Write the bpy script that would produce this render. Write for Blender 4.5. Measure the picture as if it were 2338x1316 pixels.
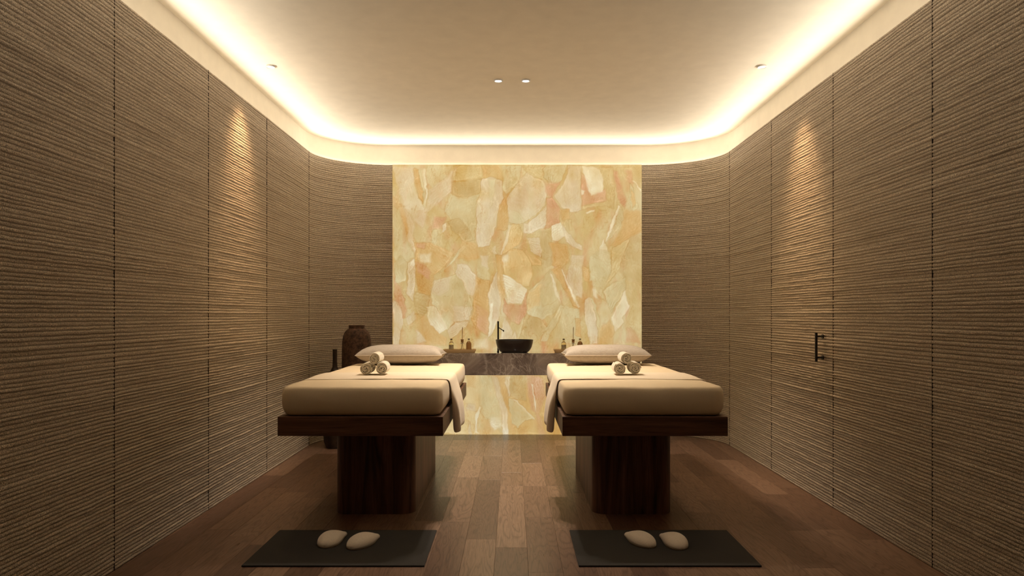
import bpy, bmesh, math, random
import numpy as np
from mathutils import Vector, Matrix
PI = math.pi
for o in list(bpy.data.objects): bpy.data.objects.remove(o)
COL = bpy.context.scene.collection
SC = bpy.context.scene

# ------------------------------------------------------------------ camera
F = 1600.0; E = 1.25
cd = bpy.data.cameras.new('camera'); cam = bpy.data.objects.new('camera', cd); COL.objects.link(cam)
cam.location = (0, 0, E); cam.rotation_euler = (PI/2, 0, 0)
cd.sensor_width = 36; cd.lens = 36*F/2338; cd.shift_x = -1/2338; cd.shift_y = 61/2338
cd.clip_start = .05
SC.camera = cam
# ------------------------------------------------------------------ world, exposure, lights
w = bpy.data.worlds.new('world'); SC.world = w; w.use_nodes = True
w.node_tree.nodes['Background'].inputs[0].default_value = (.02, .015, .01, 1)
w.node_tree.nodes['Background'].inputs[1].default_value = 0.0
vs = SC.view_settings
vs.view_transform = 'Standard'; vs.look = 'None'; vs.exposure = 0.0; vs.gamma = 1.0; vs.use_curve_mapping = False
COVE_W = 5.2                       # watts per metre of cove strip
ONYX_E = 0.88                      # backlit stone
SPOT_C = (1.0, .85, .69)
def spot(loc, energy, angle, blend, color=SPOT_C, size=.05, aim=(0, 0, -1)):
    ld = bpy.data.lights.new('downlight_beam', 'SPOT'); ld.energy = energy; ld.color = color
    ld.spot_size = math.radians(angle); ld.spot_blend = blend; ld.shadow_soft_size = size
    o = bpy.data.objects.new('downlight_beam', ld); COL.objects.link(o); o.location = loc
    o.rotation_euler = Vector(aim).to_track_quat('-Z', 'Y').to_euler()
    return o
CZ = 3.025                         # ceiling height
DL = [  # x, y, energy, angle, blend, colour, label
    (-1.725, 5.0, 26, 86, 1.0, (1, .64, .34), 'round downlight close to the left wall, above its scallop of light'),
    (1.78, 5.0, 26, 86, 1.0, (1, .64, .34), 'round downlight close to the right wall, above its scallop of light'),
    (-.107, 5.3, 185, 92, .9, SPOT_C, 'left one of the paired round downlights at the middle of the ceiling'),
    (.101, 5.3, 185, 92, .9, SPOT_C, 'right one of the paired round downlights at the middle of the ceiling'),
    (-.107, 3.78, 20, 44, 1.0, SPOT_C, 'left one of two added downlights, out of view, brightening the mats and slippers'),  # this pair is added out of view to light the slippers and mats
    (.101, 3.78, 20, 44, 1.0, SPOT_C, 'right one of two added downlights, out of view, brightening the mats and slippers'),
]
for x, y, e, a, b, c, l in DL:
    spot((x, y, CZ - .014), e, a, b, c, aim=(math.copysign(.29, x) if y < 4 else 0, 0, -1))
    if abs(x) > 1: spot((x, y, CZ - .014), 72, 52, 1.0, c, aim=(math.copysign(.28, x), 0, -1))     # inner hot beam, tilted to the wall
XL, XR, YS, YB = -1.94, 2.07, 6.69, 7.30      # rope faces; where corner curves start; back face
XOL, XOR = -1.25, 1.347                       # onyx edges
YF = -.6                                      # wall behind the camera
WT = 2.815                                    # top of the panels
G = .06                                       # gap behind the rope panels, where the cove strip lies
YL = 2.0                                      # the cove strip starts here
def arc(side, d, n):
    """ellipse corner, d = how far outside the rope face"""
    cx = XOL if side < 0 else XOR; a = (XOL-XL if side < 0 else XR-XOR)+d; b = YB-YS+d
    return [(cx+side*a*math.cos(t), YS+b*math.sin(t)) for t in [PI/2*i/n for i in range(n+1)]]
def cove_lamp(p, q, inward, elev=0):
    L = math.hypot(q[0]-p[0], q[1]-p[1])
    ld = bpy.data.lights.new('cove_lamp', 'AREA'); ld.shape = 'RECTANGLE'; ld.size = L; ld.size_y = .012
    ld.energy = COVE_W*L; ld.color = COVE_C
    o = bpy.data.objects.new('cove_lamp', ld); COL.objects.link(o)
    o.location = ((p[0]+q[0])/2, (p[1]+q[1])/2, WT+.003)
    e = math.radians(elev); zz = -Vector((inward[0]*math.cos(e), inward[1]*math.cos(e), math.sin(e))).normalized()
    xx = Vector((q[0]-p[0], q[1]-p[1], 0)).normalized(); yy = zz.cross(xx).normalized()
    o.rotation_euler = Matrix((xx, yy, zz)).transposed().to_euler()
COVE_C = (1.0, .90, .755)
for sd_ in (-1, 1):
    xx_ = (XL-.034) if sd_ < 0 else (XR+.034)
    cove_lamp((xx_, YL), (xx_, YS), (-sd_, 0))
    ap = arc(sd_, .034, 6)
    for p_, q_ in zip(ap, ap[1:]):
        t_ = Vector((q_[0]-p_[0], q_[1]-p_[1])).normalized(); n_ = Vector((-t_.y, t_.x))
        if n_.x*sd_ > 0 or n_.y > 0: n_ = -n_
        cove_lamp(p_, q_, (n_.x, n_.y))
cove_lamp((XOL, YB+.034), (XOR, YB+.034), (0, -1))

# ------------------------------------------------------------------ helpers
def lin(c):
    return tuple((v/255/12.92 if v/255 <= .04045 else ((v/255+.055)/1.055)**2.4) for v in c)
def link(o, parent=None):
    COL.objects.link(o)
    if parent is not None: o.parent = parent
    return o
def obj(name, verts, faces, mat, parent=None, smooth=False, loc=None, sharp=None):
    me = bpy.data.meshes.new(name); me.from_pydata([tuple(v) for v in verts], [], [tuple(f) for f in faces])
    me.materials.append(mat); me.update()
    if smooth:
        me.polygons.foreach_set('use_smooth', [True]*len(me.polygons))
        if sharp:
            bm = bmesh.new(); bm.from_mesh(me)
            for e in bm.edges:
                if len(e.link_faces) == 2 and e.calc_face_angle(0) > math.radians(sharp): e.smooth = False
            bm.to_mesh(me); bm.free()
    o = bpy.data.objects.new(name, me)
    if loc is not None: o.location = loc
    return link(o, parent)
def fromgrid(name, P, mat, parent=None, loc=None):
    """P (rows, cols, 3) numpy grid -> one smooth mesh, fast"""
    R, C = P.shape[:2]
    me = bpy.data.meshes.new(name)
    idx = np.arange(R*C).reshape(R, C)
    q = np.stack([idx[:-1, :-1], idx[:-1, 1:], idx[1:, 1:], idx[1:, :-1]], -1).reshape(-1, 4)
    me.vertices.add(R*C); me.vertices.foreach_set('co', P.reshape(-1).astype(np.float32))
    me.loops.add(q.size); me.loops.foreach_set('vertex_index', q.reshape(-1).astype(np.int32))
    me.polygons.add(len(q)); me.polygons.foreach_set('loop_start', np.arange(0, q.size, 4, dtype=np.int32))
    me.polygons.foreach_set('use_smooth', np.ones(len(q), bool))
    me.update(calc_edges=True); me.validate()
    me.materials.append(mat)
    o = bpy.data.objects.new(name, me)
    if loc is not None: o.location = loc
    return link(o, parent)
def bmobj(name, bm, mat, parent=None, smooth=False, loc=None, sharp=35):
    me = bpy.data.meshes.new(name)
    bmesh.ops.recalc_face_normals(bm, faces=bm.faces)
    if smooth:
        for f in bm.faces: f.smooth = True
        for e in bm.edges:
            if len(e.link_faces) == 2 and e.calc_face_angle(0) > math.radians(sharp): e.smooth = False
    bm.to_mesh(me); bm.free(); me.materials.append(mat)
    o = bpy.data.objects.new(name, me)
    if loc is not None: o.location = loc
    return link(o, parent)
def box_bm(x0, x1, y0, y1, z0, z1, bev=0, seg=2, bm=None):
    b = bm or bmesh.new()
    r = bmesh.ops.create_cube(b, size=1)
    bmesh.ops.scale(b, vec=(x1-x0, y1-y0, z1-z0), verts=r['verts'])
    bmesh.ops.translate(b, vec=((x0+x1)/2, (y0+y1)/2, (z0+z1)/2), verts=r['verts'])
    if bev:
        es = {e for v in r['verts'] for e in v.link_edges}
        bmesh.ops.bevel(b, geom=list(es), offset=bev, segments=seg, profile=.5, affect='EDGES')
    return b
def lathe(name, prof, mat, parent=None, n=40, sx=1, sy=1, loc=None, sharp=40):
    V, Fc = [], []
    m = len(prof)
    for i in range(n):
        a = 2*PI*i/n
        for r, z in prof: V.append((r*math.cos(a)*sx, r*math.sin(a)*sy, z))
    for i in range(n):
        j = (i+1) % n
        for k in range(m-1): Fc.append((i*m+k, j*m+k, j*m+k+1, i*m+k+1))
    bm = bmesh.new(); vs_ = [bm.verts.new(v) for v in V]; bm.verts.ensure_lookup_table()
    for f in Fc:
        try: bm.faces.new([vs_[i] for i in f])
        except Exception: pass
    bmesh.ops.remove_doubles(bm, verts=bm.verts, dist=1e-5)
    return bmobj(name, bm, mat, parent, True, loc, sharp)
def tube_bm(pts, r, n=14, bm=None, cap=True):
    b = bm or bmesh.new(); rings = []
    pts = [Vector(p) for p in pts]
    rr = r if isinstance(r, (list, tuple)) else [r]*len(pts)
    for i, p in enumerate(pts):
        t = ((pts[min(i+1, len(pts)-1)]-p).normalized() + (p-pts[max(i-1, 0)]).normalized()).normalized()
        up = Vector((0, 0, 1)) if abs(t.z) < .9 else Vector((0, 1, 0))
        u = t.cross(up).normalized(); v = t.cross(u)
        rings.append([b.verts.new(p + rr[i]*(math.cos(2*PI*k/n)*u + math.sin(2*PI*k/n)*v)) for k in range(n)])
    for a, c in zip(rings, rings[1:]):
        for k in range(n): b.faces.new((a[k], a[(k+1) % n], c[(k+1) % n], c[k]))
    if cap: b.faces.new(rings[0]); b.faces.new(rings[-1][::-1])
    return b
def empty(name, loc, rz=0, parent=None):
    o = bpy.data.objects.new(name, None); o.location = loc; o.rotation_euler = (0, 0, rz); o.empty_display_size = .1
    return link(o, parent)
def tag(o, label=None, cat=None, group=None, kind=None):
    if label: o['label'] = label
    if cat: o['category'] = cat
    if group: o['group'] = group
    if kind: o['kind'] = kind
    return o
def copy_tree(o, parent=None):
    c = o.copy(); link(c, parent)
    for ch in list(o.children): copy_tree(ch, c)
    return c

# ------------------------------------------------------------------ materials
class NT:
    def __init__(s, name, rough=.6, spec=.5, **kw):
        s.m = bpy.data.materials.new(name); s.m.use_nodes = True; s.t = s.m.node_tree
        s.b = s.t.nodes['Principled BSDF']
        s.b.inputs['Roughness'].default_value = rough; s.b.inputs['Specular IOR Level'].default_value = spec
        for k, v in kw.items(): s.b.inputs[k.replace('_', ' ')].default_value = v
    def n(s, ty, **kw):
        n = s.t.nodes.new(ty)
        for k, v in kw.items():
            if k.startswith('i_'): n.inputs[k[2:].replace('_', ' ')].default_value = v
            else: setattr(n, k, v)
        return n
    def l(s, a, b): s.t.links.new(a, b)
    def coords(s, scale=(1, 1, 1), kind='Object', rnd=0):
        tc = s.n('ShaderNodeTexCoord'); mp = s.n('ShaderNodeMapping'); mp.inputs['Scale'].default_value = scale
        s.l(tc.outputs[kind], mp.inputs['Vector'])
        if rnd:
            oi = s.n('ShaderNodeObjectInfo'); mu = s.n('ShaderNodeMath', operation='MULTIPLY'); mu.inputs[1].default_value = rnd
            s.l(oi.outputs['Random'], mu.inputs[0])
            cx = s.n('ShaderNodeCombineXYZ')
            for k in range(3): s.l(mu.outputs[0], cx.inputs[k])
            s.l(cx.outputs[0], mp.inputs['Location'])
        return mp.outputs[0]
    def noise(s, vec, scale, detail=4, rough=.55, dist=0):
        n = s.n('ShaderNodeTexNoise'); s.l(vec, n.inputs['Vector'])
        n.inputs['Scale'].default_value = scale; n.inputs['Detail'].default_value = detail
        n.inputs['Roughness'].default_value = rough; n.inputs['Distortion'].default_value = dist
        return n.outputs['Fac']
    def ramp(s, fac, stops):
        r = s.n('ShaderNodeValToRGB'); e = r.color_ramp.elements
        e[0].position, e[0].color = stops[0][0], (*stops[0][1], 1)
        e[1].position, e[1].color = stops[-1][0], (*stops[-1][1], 1)
        for p, c in stops[1:-1]:
            x = e.new(p); x.color = (*c, 1)
        s.l(fac, r.inputs[0]); return r.outputs[0]
    def mix(s, fac, a, b, mode='MIX'):
        m = s.n('ShaderNodeMix', data_type='RGBA', blend_type=mode)
        for v, k in ((fac, 0), (a, 6), (b, 7)):
            if isinstance(v, (int, float)): m.inputs[k].default_value = v
            elif isinstance(v, tuple): m.inputs[k].default_value = (*v, 1)
            else: s.l(v, m.inputs[k])
        return m.outputs[2]
    def math(s, op, a, b=0.0):
        m = s.n('ShaderNodeMath', operation=op)
        for v, k in ((a, 0), (b, 1)):
            if isinstance(v, (int, float)): m.inputs[k].default_value = v
            else: s.l(v, m.inputs[k])
        return m.outputs[0]
    def col(s, c):
        if isinstance(c, tuple): s.b.inputs['Base Color'].default_value = (*c, 1)
        else: s.l(c, s.b.inputs['Base Color'])
    def bump(s, h, strength, dist):
        b = s.n('ShaderNodeBump'); b.inputs['Strength'].default_value = strength; b.inputs['Distance'].default_value = dist
        s.l(h, b.inputs['Height']); s.l(b.outputs[0], s.b.inputs['Normal'])

def m_plain(name, c, rough=.6, spec=.5, **kw):
    a = NT(name, rough, spec, **kw); v = a.coords((1, 1, 1)); f = a.noise(v, 9, 3)
    a.col(a.mix(f, tuple(x*.93 for x in c), tuple(min(1, x*1.07) for x in c))); return a.m

def m_rope():
    a = NT('rope_fibre', .85, .12)
    v = a.coords((1, 1, 1))
    # tone changes strand by strand (thin in z, long along the strand)
    mp = a.n('ShaderNodeMapping'); mp.inputs['Scale'].default_value = (.7, .7, 26); a.l(v, mp.inputs[0])
    f1 = a.noise(mp.outputs[0], 1.6, 4, .6)
    c1 = a.ramp(f1, [(.30, (.60, .505, .40)), (.5, (.69, .59, .475)), (.7, (.78, .675, .55))])
    mp3 = a.n('ShaderNodeMapping'); mp3.inputs['Scale'].default_value = (2.0, 2.0, .75); a.l(v, mp3.inputs[0])
    f2 = a.noise(mp3.outputs[0], 210, 3, .75)                      # fibres
    c2 = a.ramp(f2, [(.36, (.34, .32, .30)), (.52, (.95, .95, .95)), (.66, (1.9, 1.85, 1.75))])
    c = a.mix(1.0, c1, c2, 'MULTIPLY')
    f3 = a.noise(v, 1.3, 3)
    c = a.mix(a.math('MULTIPLY', f3, .22), c, (.30, .215, .14), 'MIX')
    a.col(c)
    f4 = a.noise(v, 260, 2, .7)
    mp2 = a.n('ShaderNodeMapping'); mp2.inputs['Scale'].default_value = (420, 420, 110); a.l(v, mp2.inputs[0])
    f5 = a.noise(mp2.outputs[0], 1.0, 2, .6)
    a.bump(a.math('ADD', f4, f5), 1.0, .0045)
    return a.m
def m_plank(dark=1.0):
    a = NT('brown_oak_boards', .42, .75)
    oi = a.n('ShaderNodeObjectInfo')
    tone = a.ramp(oi.outputs['Random'], [(0, (.135, .078, .050)), (.25, (.190, .116, .074)), (.55, (.240, .152, .098)), (.8, (.290, .190, .125)), (1, (.175, .104, .066))])
    v = a.coords((1, 1, 1), rnd=37)
    mp = a.n('ShaderNodeMapping'); mp.inputs['Scale'].default_value = (6.5, .75, 1); a.l(v, mp.inputs[0])
    cat = a.noise(mp.outputs[0], 1.3, 2, .45, .3)
    rings = a.math('FRACT', a.math('MULTIPLY', cat, 17.0))
    rr = a.ramp(rings, [(0, (.50, .46, .44)), (.18, (.98, .98, .98)), (.70, (1.10, 1.10, 1.10)), (1, (.66, .62, .60))])
    mp2 = a.n('ShaderNodeMapping'); mp2.inputs['Scale'].default_value = (260, 9, 1); a.l(v, mp2.inputs[0])
    fine = a.noise(mp2.outputs[0], 1, 3, .6)
    rf = a.ramp(fine, [(.3, (.74, .72, .70)), (.55, (1, 1, 1)), (.75, (1.16, 1.15, 1.13))])
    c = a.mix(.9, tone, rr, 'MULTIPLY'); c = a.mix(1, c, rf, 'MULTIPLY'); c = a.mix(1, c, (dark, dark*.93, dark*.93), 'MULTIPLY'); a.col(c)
    a.l(a.ramp(fine, [(.3, (.38,)*3), (.7, (.27,)*3)]), a.b.inputs['Roughness'])
    a.bump(fine, .25, .0008)
    return a.m
def m_walnut(name, vert=False):
    a = NT(name, .5, .35)
    v = a.coords((1, 1, 1), rnd=11)
    sc = (14, 14, 1.1) if vert else (1.1, 14, 14)
    mp = a.n('ShaderNodeMapping'); mp.inputs['Scale'].default_value = sc; a.l(v, mp.inputs[0])
    g = a.noise(mp.outputs[0], 1.0, 6, .62, .9)
    c = a.ramp(g, [(.28, (.028, .012, .007)), (.44, (.085, .038, .020)), (.58, (.150, .070, .038)), (.74, (.22, .115, .066))])
    sc2 = (230, 230, 7) if vert else (7, 230, 230)
    mp2 = a.n('ShaderNodeMapping'); mp2.inputs['Scale'].default_value = sc2; a.l(v, mp2.inputs[0])
    fine = a.noise(mp2.outputs[0], 1, 2, .6)
    c = a.mix(1, c, a.ramp(fine, [(.3, (.68,)*3), (.6, (1.1,)*3)]), 'MULTIPLY'); a.col(c)
    a.bump(fine, .2, .0006); return a.m
def m_fabric(name, c, scale=700, bump=.0006, rough=.85, sheen=.15):
    a = NT(name, rough, .2); a.b.inputs['Sheen Weight'].default_value = sheen
    v = a.coords(); f = a.noise(v, scale, 2); g = a.noise(v, 3, 3)
    c1 = a.mix(g, tuple(x*.94 for x in c), tuple(min(1, x*1.05) for x in c))
    a.col(a.mix(1, c1, a.ramp(f, [(.35, (.90,)*3), (.65, (1.06,)*3)]), 'MULTIPLY'))
    a.bump(f, .35, bump); return a.m
def m_linen(name, c):
    a = NT(name, .85, .2); v = a.coords()
    mp = a.n('ShaderNodeMapping'); mp.inputs['Scale'].default_value = (60, 300, 300); a.l(v, mp.inputs[0])
    f = a.noise(mp.outputs[0], 1, 3, .6)
    mp2 = a.n('ShaderNodeMapping'); mp2.inputs['Scale'].default_value = (22, 55, 55); a.l(v, mp2.inputs[0])
    g = a.noise(mp2.outputs[0], 1, 3, .7)
    cc = a.mix(1, a.mix(0.0, c, c), a.ramp(f, [(.3, (.84,)*3), (.7, (1.08,)*3)]), 'MULTIPLY')
    a.col(a.mix(1, cc, a.ramp(g, [(.33, (.88, .865, .84)), (.45, (1, 1, 1))]), 'MULTIPLY')); a.bump(f, .5, .0012); return a.m
def m_marble():
    a = NT('grey_brown_marble', .045, .6); a.b.inputs['Coat Weight'].default_value = 1; a.b.inputs['Coat Roughness'].default_value = .02; v = a.coords((1, 1, 1))
    w1 = a.n('ShaderNodeTexNoise', i_Scale=3.0, i_Detail=5.0, i_Distortion=1.4); a.l(v, w1.inputs['Vector'])
    base = a.ramp(w1.outputs['Fac'], [(.3, (.145, .108, .090)), (.5, (.26, .208, .175)), (.68, (.42, .355, .305))])
    wv = a.mix(.30, v, w1.outputs['Color'])
    vo = a.n('ShaderNodeTexVoronoi', feature='DISTANCE_TO_EDGE', i_Scale=11.0); a.l(wv, vo.inputs['Vector'])
    ve = a.ramp(vo.outputs['Distance'], [(0, (1, 1, 1)), (.035, (.25,)*3), (.10, (0, 0, 0))])
    vo2 = a.n('ShaderNodeTexVoronoi', feature='DISTANCE_TO_EDGE', i_Scale=27.0); a.l(wv, vo2.inputs['Vector'])
    ve2 = a.ramp(vo2.outputs['Distance'], [(0, (.6,)*3), (.05, (.1,)*3), (.1, (0, 0, 0))])
    msk = a.noise(v, 3.4, 3); mm = a.ramp(msk, [(.34, (.12,)*3), (.55, (1, 1, 1))])
    amt = a.math('MULTIPLY', a.math('ADD', ve, ve2), mm)
    a.col(a.mix(a.math('MINIMUM', a.math('MULTIPLY', amt, .62), .6), base, (.72, .63, .53))); return a.m
def m_onyx():
    a = NT('backlit_onyx', .25, .35); at = a.n('ShaderNodeAttribute', attribute_name='stone')
    v = a.coords((1, 1, 1)); f = a.noise(v, 9, 3, .5, .6)
    c = a.mix(1, at.outputs['Color'], a.ramp(f, [(.3, (.97, .96, .94)), (.7, (1.02, 1.02, 1.03))]), 'MULTIPLY')
    a.col(a.mix(1, c, (.30, .30, .30), 'MULTIPLY'))
    a.l(c, a.b.inputs['Emission Color']); a.b.inputs['Emission Strength'].default_value = ONYX_E
    return a.m
def m_emit(name, c, s):
    a = NT(name); a.col((.8, .8, .8)); a.b.inputs['Emission Color'].default_value = (*c, 1); a.b.inputs['Emission Strength'].default_value = s
    return a.m
def m_stoneware(name, c1, c2, rough=.8, sc=30):
    a = NT(name, rough, .3); v = a.coords(); f = a.noise(v, sc, 6, .7); g = a.noise(v, 5, 3)
    c = a.mix(1, a.ramp(f, [(.36, c1), (.64, c2)]), a.ramp(g, [(.3, (.7,)*3), (.7, (1.15,)*3)]), 'MULTIPLY')
    a.col(c); a.bump(f, .6, .004); return a.m
def m_glass(name, c, rough=.03, trans=1.0):
    a = NT(name, rough, .5); a.col(c); a.b.inputs['Transmission Weight'].default_value = trans; a.b.inputs['IOR'].default_value = 1.3
    return a.m
ROPE = m_rope(); PLANK = m_plank(.93); ENDBOARD_SHADED = m_plank(.52)  # last one: same oak, with the shade by the stone wall darkened in
WALN = m_walnut('dark_walnut'); WALV = m_walnut('dark_walnut_upright', True)
PLASTER = m_plain('cream_plaster', (.87, .81, .69), .9, .2)
BOARD = m_plain('dark_backing', (.03, .02, .014), .9, .1)
SHEET = m_fabric('cream_sheet', (.78, .63, .42)); RUNNER = m_fabric('cream_runner_cloth', (.79, .665, .50))
TOWEL = m_fabric('cream_terry', (.78, .70, .55), 420, .0025, .95, .3)
PIL = m_linen('oatmeal_linen', (.43, .37, .30)); PIPING = m_fabric('oatmeal_piping', (.55, .47, .38))
MAT = m_fabric('charcoal_felt', (.040, .036, .031), 240, .002, .95, .05)
SLIP = m_fabric('slipper_fleece', (.88, .76, .61), 300, .001, .95, .3); SOLE = m_fabric('slipper_sole', (.50, .37, .25), 300)
MARB = m_marble(); ONYX = m_onyx()
BLACK = m_plain('matt_black_metal', (.016, .012, .010), .38, .5)
BASIN = m_plain('dark_ceramic', (.030, .022, .019), .32, .5)
TRAYW = m_plain('pale_wood', (.66, .47, .24), .5, .4); COLLAR = m_plain('brown_wood', (.38, .21, .075), .6, .3)
URN = m_stoneware('brown_stoneware', (.035, .020, .014), (.165, .088, .055)); URN2 = m_stoneware('bronze_glaze', (.016, .010, .007), (.06, .036, .022), .45, 12)
GLASS = m_glass('clear_glass', (.97, .95, .88)); OIL = m_glass('pale_oil', (.96, .87, .60), .05); AMBER = m_plain('amber_salts', (.60, .34, .12), .5, .4)
LABEL = m_plain('cream_label', (.55, .46, .30), .7, .2); PRINT = m_plain('black_print', (.02, .016, .012), .6, .2)
CAPM = m_plain('grey_cap', (.24, .19, .11), .5, .4)
RING = m_plain('light_grey_ring', (.55, .52, .47), .4, .5)
LENS = m_emit('lamp_lens', (1, .97, .90), 6.0); STRIP = m_emit('cove_light', (1.0, .83, .62), 4.0)

# ------------------------------------------------------------------ room paths
def wallshell(name, path, thick_path):
    """vertical plaster wall between inner path and outer path, floor to ceiling"""
    V, Fc = [], []; n = len(path)
    for p in path: V += [(p[0], p[1], 0), (p[0], p[1], CZ)]
    for p in thick_path: V += [(p[0], p[1], 0), (p[0], p[1], CZ)]
    for i in range(n-1):
        a, b = 2*i, 2*i+2; c, d = 2*n+2*i, 2*n+2*i+2
        Fc += [(a, b, b+1, a+1), (d, c, c+1, d+1), (a+1, b+1, d+1, c+1), (b, a, c, d)]
    Fc += [(0, 1, 2*n+1, 2*n), (2*n-2, 4*n-2, 4*n-1, 2*n-1)]
    o = obj(name, V, Fc, PLASTER, smooth=True, sharp=30); o['kind'] = 'structure'; return o
def lpath(side, d):
    x = (XL if side < 0 else XR)+side*d
    return [(x, YF-d)] + arc(side, d, 24)
wl = wallshell('wall_left', lpath(-1, G), lpath(-1, G+.12))
wr = wallshell('wall_right', lpath(1, G), lpath(1, G+.12))
wb = wallshell('wall_back', [(XOL, YB+G), (XOR, YB+G)], [(XOL, YB+G+.12), (XOR, YB+G+.12)])
PLASTER_, PLASTER = PLASTER, WALV
wf = wallshell('wall_front', [(XL-G, YF-G), (XR+G, YF-G)], [(XL-G, YF-G-.12), (XR+G, YF-G-.12)])
PLASTER = PLASTER_
bm = box_bm(XL-G-.12, XR+G+.12, YF-G-.12, YB+G+.12, CZ, CZ+.12)
ceil = bmobj('ceiling', bm, PLASTER); ceil['kind'] = 'structure'

# ---- rope cladding
rng = np.random.default_rng(5)
PITCH = .0182
NR = int(WT/PITCH)
hj = np.clip(1+.12*rng.standard_normal(NR), .78, 1.3); rowz = np.concatenate([[0], np.cumsum(hj)]); rowz = rowz/rowz[-1]*WT
rowA = .88+.22*rng.random(NR)
KF = np.array([.9, 2.1, 4.3, 8.7, 17, 31, 57]); KA = np.array([.7, .5, .42, .38, .36, .34, .32])
def smooth_rows(a, k=3):
    pad = np.pad(a, ((k, k), (0, 0)), mode='edge'); out = sum(pad[i:i+len(a)] for i in range(2*k+1))/(2*k+1)
    return out*math.sqrt(2*k+1)*.75+a*.35
PC = smooth_rows(rng.standard_normal((NR+1, len(KF)))); PS = smooth_rows(rng.standard_normal((NR+1, len(KF))))
QC = rng.standard_normal((NR, len(KF))); QS = rng.standard_normal((NR, len(KF)))
def ropes(name, pos, u0, u1, ncol, prof, parent):
    """pos(u)->(x, y, nx, ny) along the wall (n = into the room); horizontal strands from floor to WT"""
    u = np.linspace(u0, u1, ncol)
    xy = np.array([pos(t) for t in u])                                   # ncol x 4
    cs, sn = np.cos(np.outer(KF, u)), np.sin(np.outer(KF, u))            # K x ncol
    zed = rowz[:, None] + .0010*((PC*KA) @ cs + (PS*KA) @ sn)            # groove heights (NR+1) x ncol
    zed[0] = 0.0; zed[-1] = WT
    dep = .0012*((QC*KA) @ cs + (QS*KA) @ sn)                            # strand swelling NR x ncol
    Z, D = [], []
    ph = [0, .09, .28, .5, .72, .91] if prof >= 6 else [0, .15, .5, .85]
    for p in ph:
        zz = zed[:-1]*(1-p) + zed[1:]*p
        amp = (max(0, math.sin(PI*p)))**.36
        Z.append(zz); D.append(.0075*amp*rowA[:, None] + dep*amp)
    Z = np.stack(Z, 1).reshape(-1, ncol); D = np.stack(D, 1).reshape(-1, ncol)
    Z = np.vstack([Z, zed[-1:]]); D = np.vstack([D, np.zeros((1, ncol))])
    Z = np.maximum(Z, .0005)
    P = np.empty(Z.shape+(3,))
    P[..., 0] = xy[:, 0] + xy[:, 2]*(D-.009); P[..., 1] = xy[:, 1] + xy[:, 3]*(D-.009); P[..., 2] = Z
    o = fromgrid(name, P, ROPE, parent); o['kind'] = 'stuff'; return o
def panel(parent, pos, u0, u1, ncol, prof=6, name='wall_panel', gap=.0010):
    """backing board + rope cladding"""
    u0 += gap; u1 -= gap
    k = 2 if abs(pos(u0)[2]) == 1 and abs(pos(u1)[2]) == 1 else 18
    V, Fc = [], []
    us = np.linspace(u0, u1, k)
    for t in us:
        x, y, nx, ny = pos(t)
        for d in (.0092, .026):
            for z in (0.0005, WT): V.append((x-nx*d, y-ny*d, z))
    for i in range(k-1):
        a = 4*i; b = a+4
        Fc += [(a, b, b+1, a+1), (a+2, a+3, b+3, b+2), (a+1, b+1, b+3, a+3), (a, a+2, b+2, b)]
    Fc += [(0, 1, 3, 2), (4*k-4, 4*k-2, 4*k-1, 4*k-3)]
    o = obj(name, V, Fc, BOARD, parent)
    if u0 < u1: ropes('rope_cladding', pos, u0, u1, ncol, prof, o)
    return o
posL = lambda u: (XL, u, 1.0, 0.0)
posR = lambda u: (XR, u, -1.0, 0.0)
def pos_arc(side):
    cx = XOL if side < 0 else XOR; a = XOL-XL if side < 0 else XR-XOR; b = YB-YS
    def f(u):
        t = (u-YS)/((a+b)/2*PI/2)*PI/2
        x = cx+side*a*math.cos(t); y = YS+b*math.sin(t)
        nx, ny = -side*math.cos(t)/a, -math.sin(t)/b; q = math.hypot(nx, ny)
        return (x, y, nx/q, ny/q)
    return f, YS+(a+b)/2*PI/2
for a, b, n, p in [(5.545, 6.69, 90, 6), (4.48, 5.545, 100, 6), (3.42, 4.48, 130, 6), (2.35, 3.42, 150, 6), (1.28, 2.35, 20, 4), (.21, 1.28, 20, 4), (YF, .21, 12, 4)]:
    panel(wl, posL, a, b, n, p)
f, u1 = pos_arc(-1); panel(wl, f, YS, u1, 90)
def joints(parent, x, sgn, ys):
    for y in ys:
        bmobj('joint_strip', box_bm(min(x+sgn*.0010, x+sgn*.024), max(x+sgn*.0010, x+sgn*.024), y-.0008, y+.0008, .0008, WT-.001), BOARD, parent)
joints(wl, XL, -1, (6.69, 5.545, 4.48, 3.42, 2.35, 1.28, .21))
joints(wr, XR, 1, (6.69, 5.61, 4.53, 3.46, 2.38, 1.30, .22))
for a, b, n, p in [(5.61, 6.69, 90, 6), (3.46, 4.53, 130, 6), (2.38, 3.46, 150, 6), (1.30, 2.38, 20, 4), (.22, 1.30, 20, 4), (YF, .22, 12, 4)]:
    panel(wr, posR, a, b, n, p)
f, u1 = pos_arc(1); panel(wr, f, YS, u1, 90)
# door in the right wall, clad like the panels beside it
door = panel(None, posR, 4.53, 5.61, 110, 6, name='door_1'); door['kind'] = 'structure'
hx, hy = XR-.052, 4.655
hb = bmobj('door_handle', tube_bm([(hx, hy, .938), (hx, hy, .9385), (hx, hy, 1.1305), (hx, hy, 1.131)], [.0075, .0088, .0088, .0075], 18), BLACK, door, True); hb['label'] = 'black metal pull bar'
for z in (.965, 1.105):
    bmobj('handle_mount', tube_bm([(hx, hy, z), (XR-.012, hy, z)], .0062, 14), BLACK, hb, True)
    bmobj('handle_rose', tube_bm([(XR-.014, hy, z), (XR-.006, hy, z)], .0150, 20), BLACK, hb, True)

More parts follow.
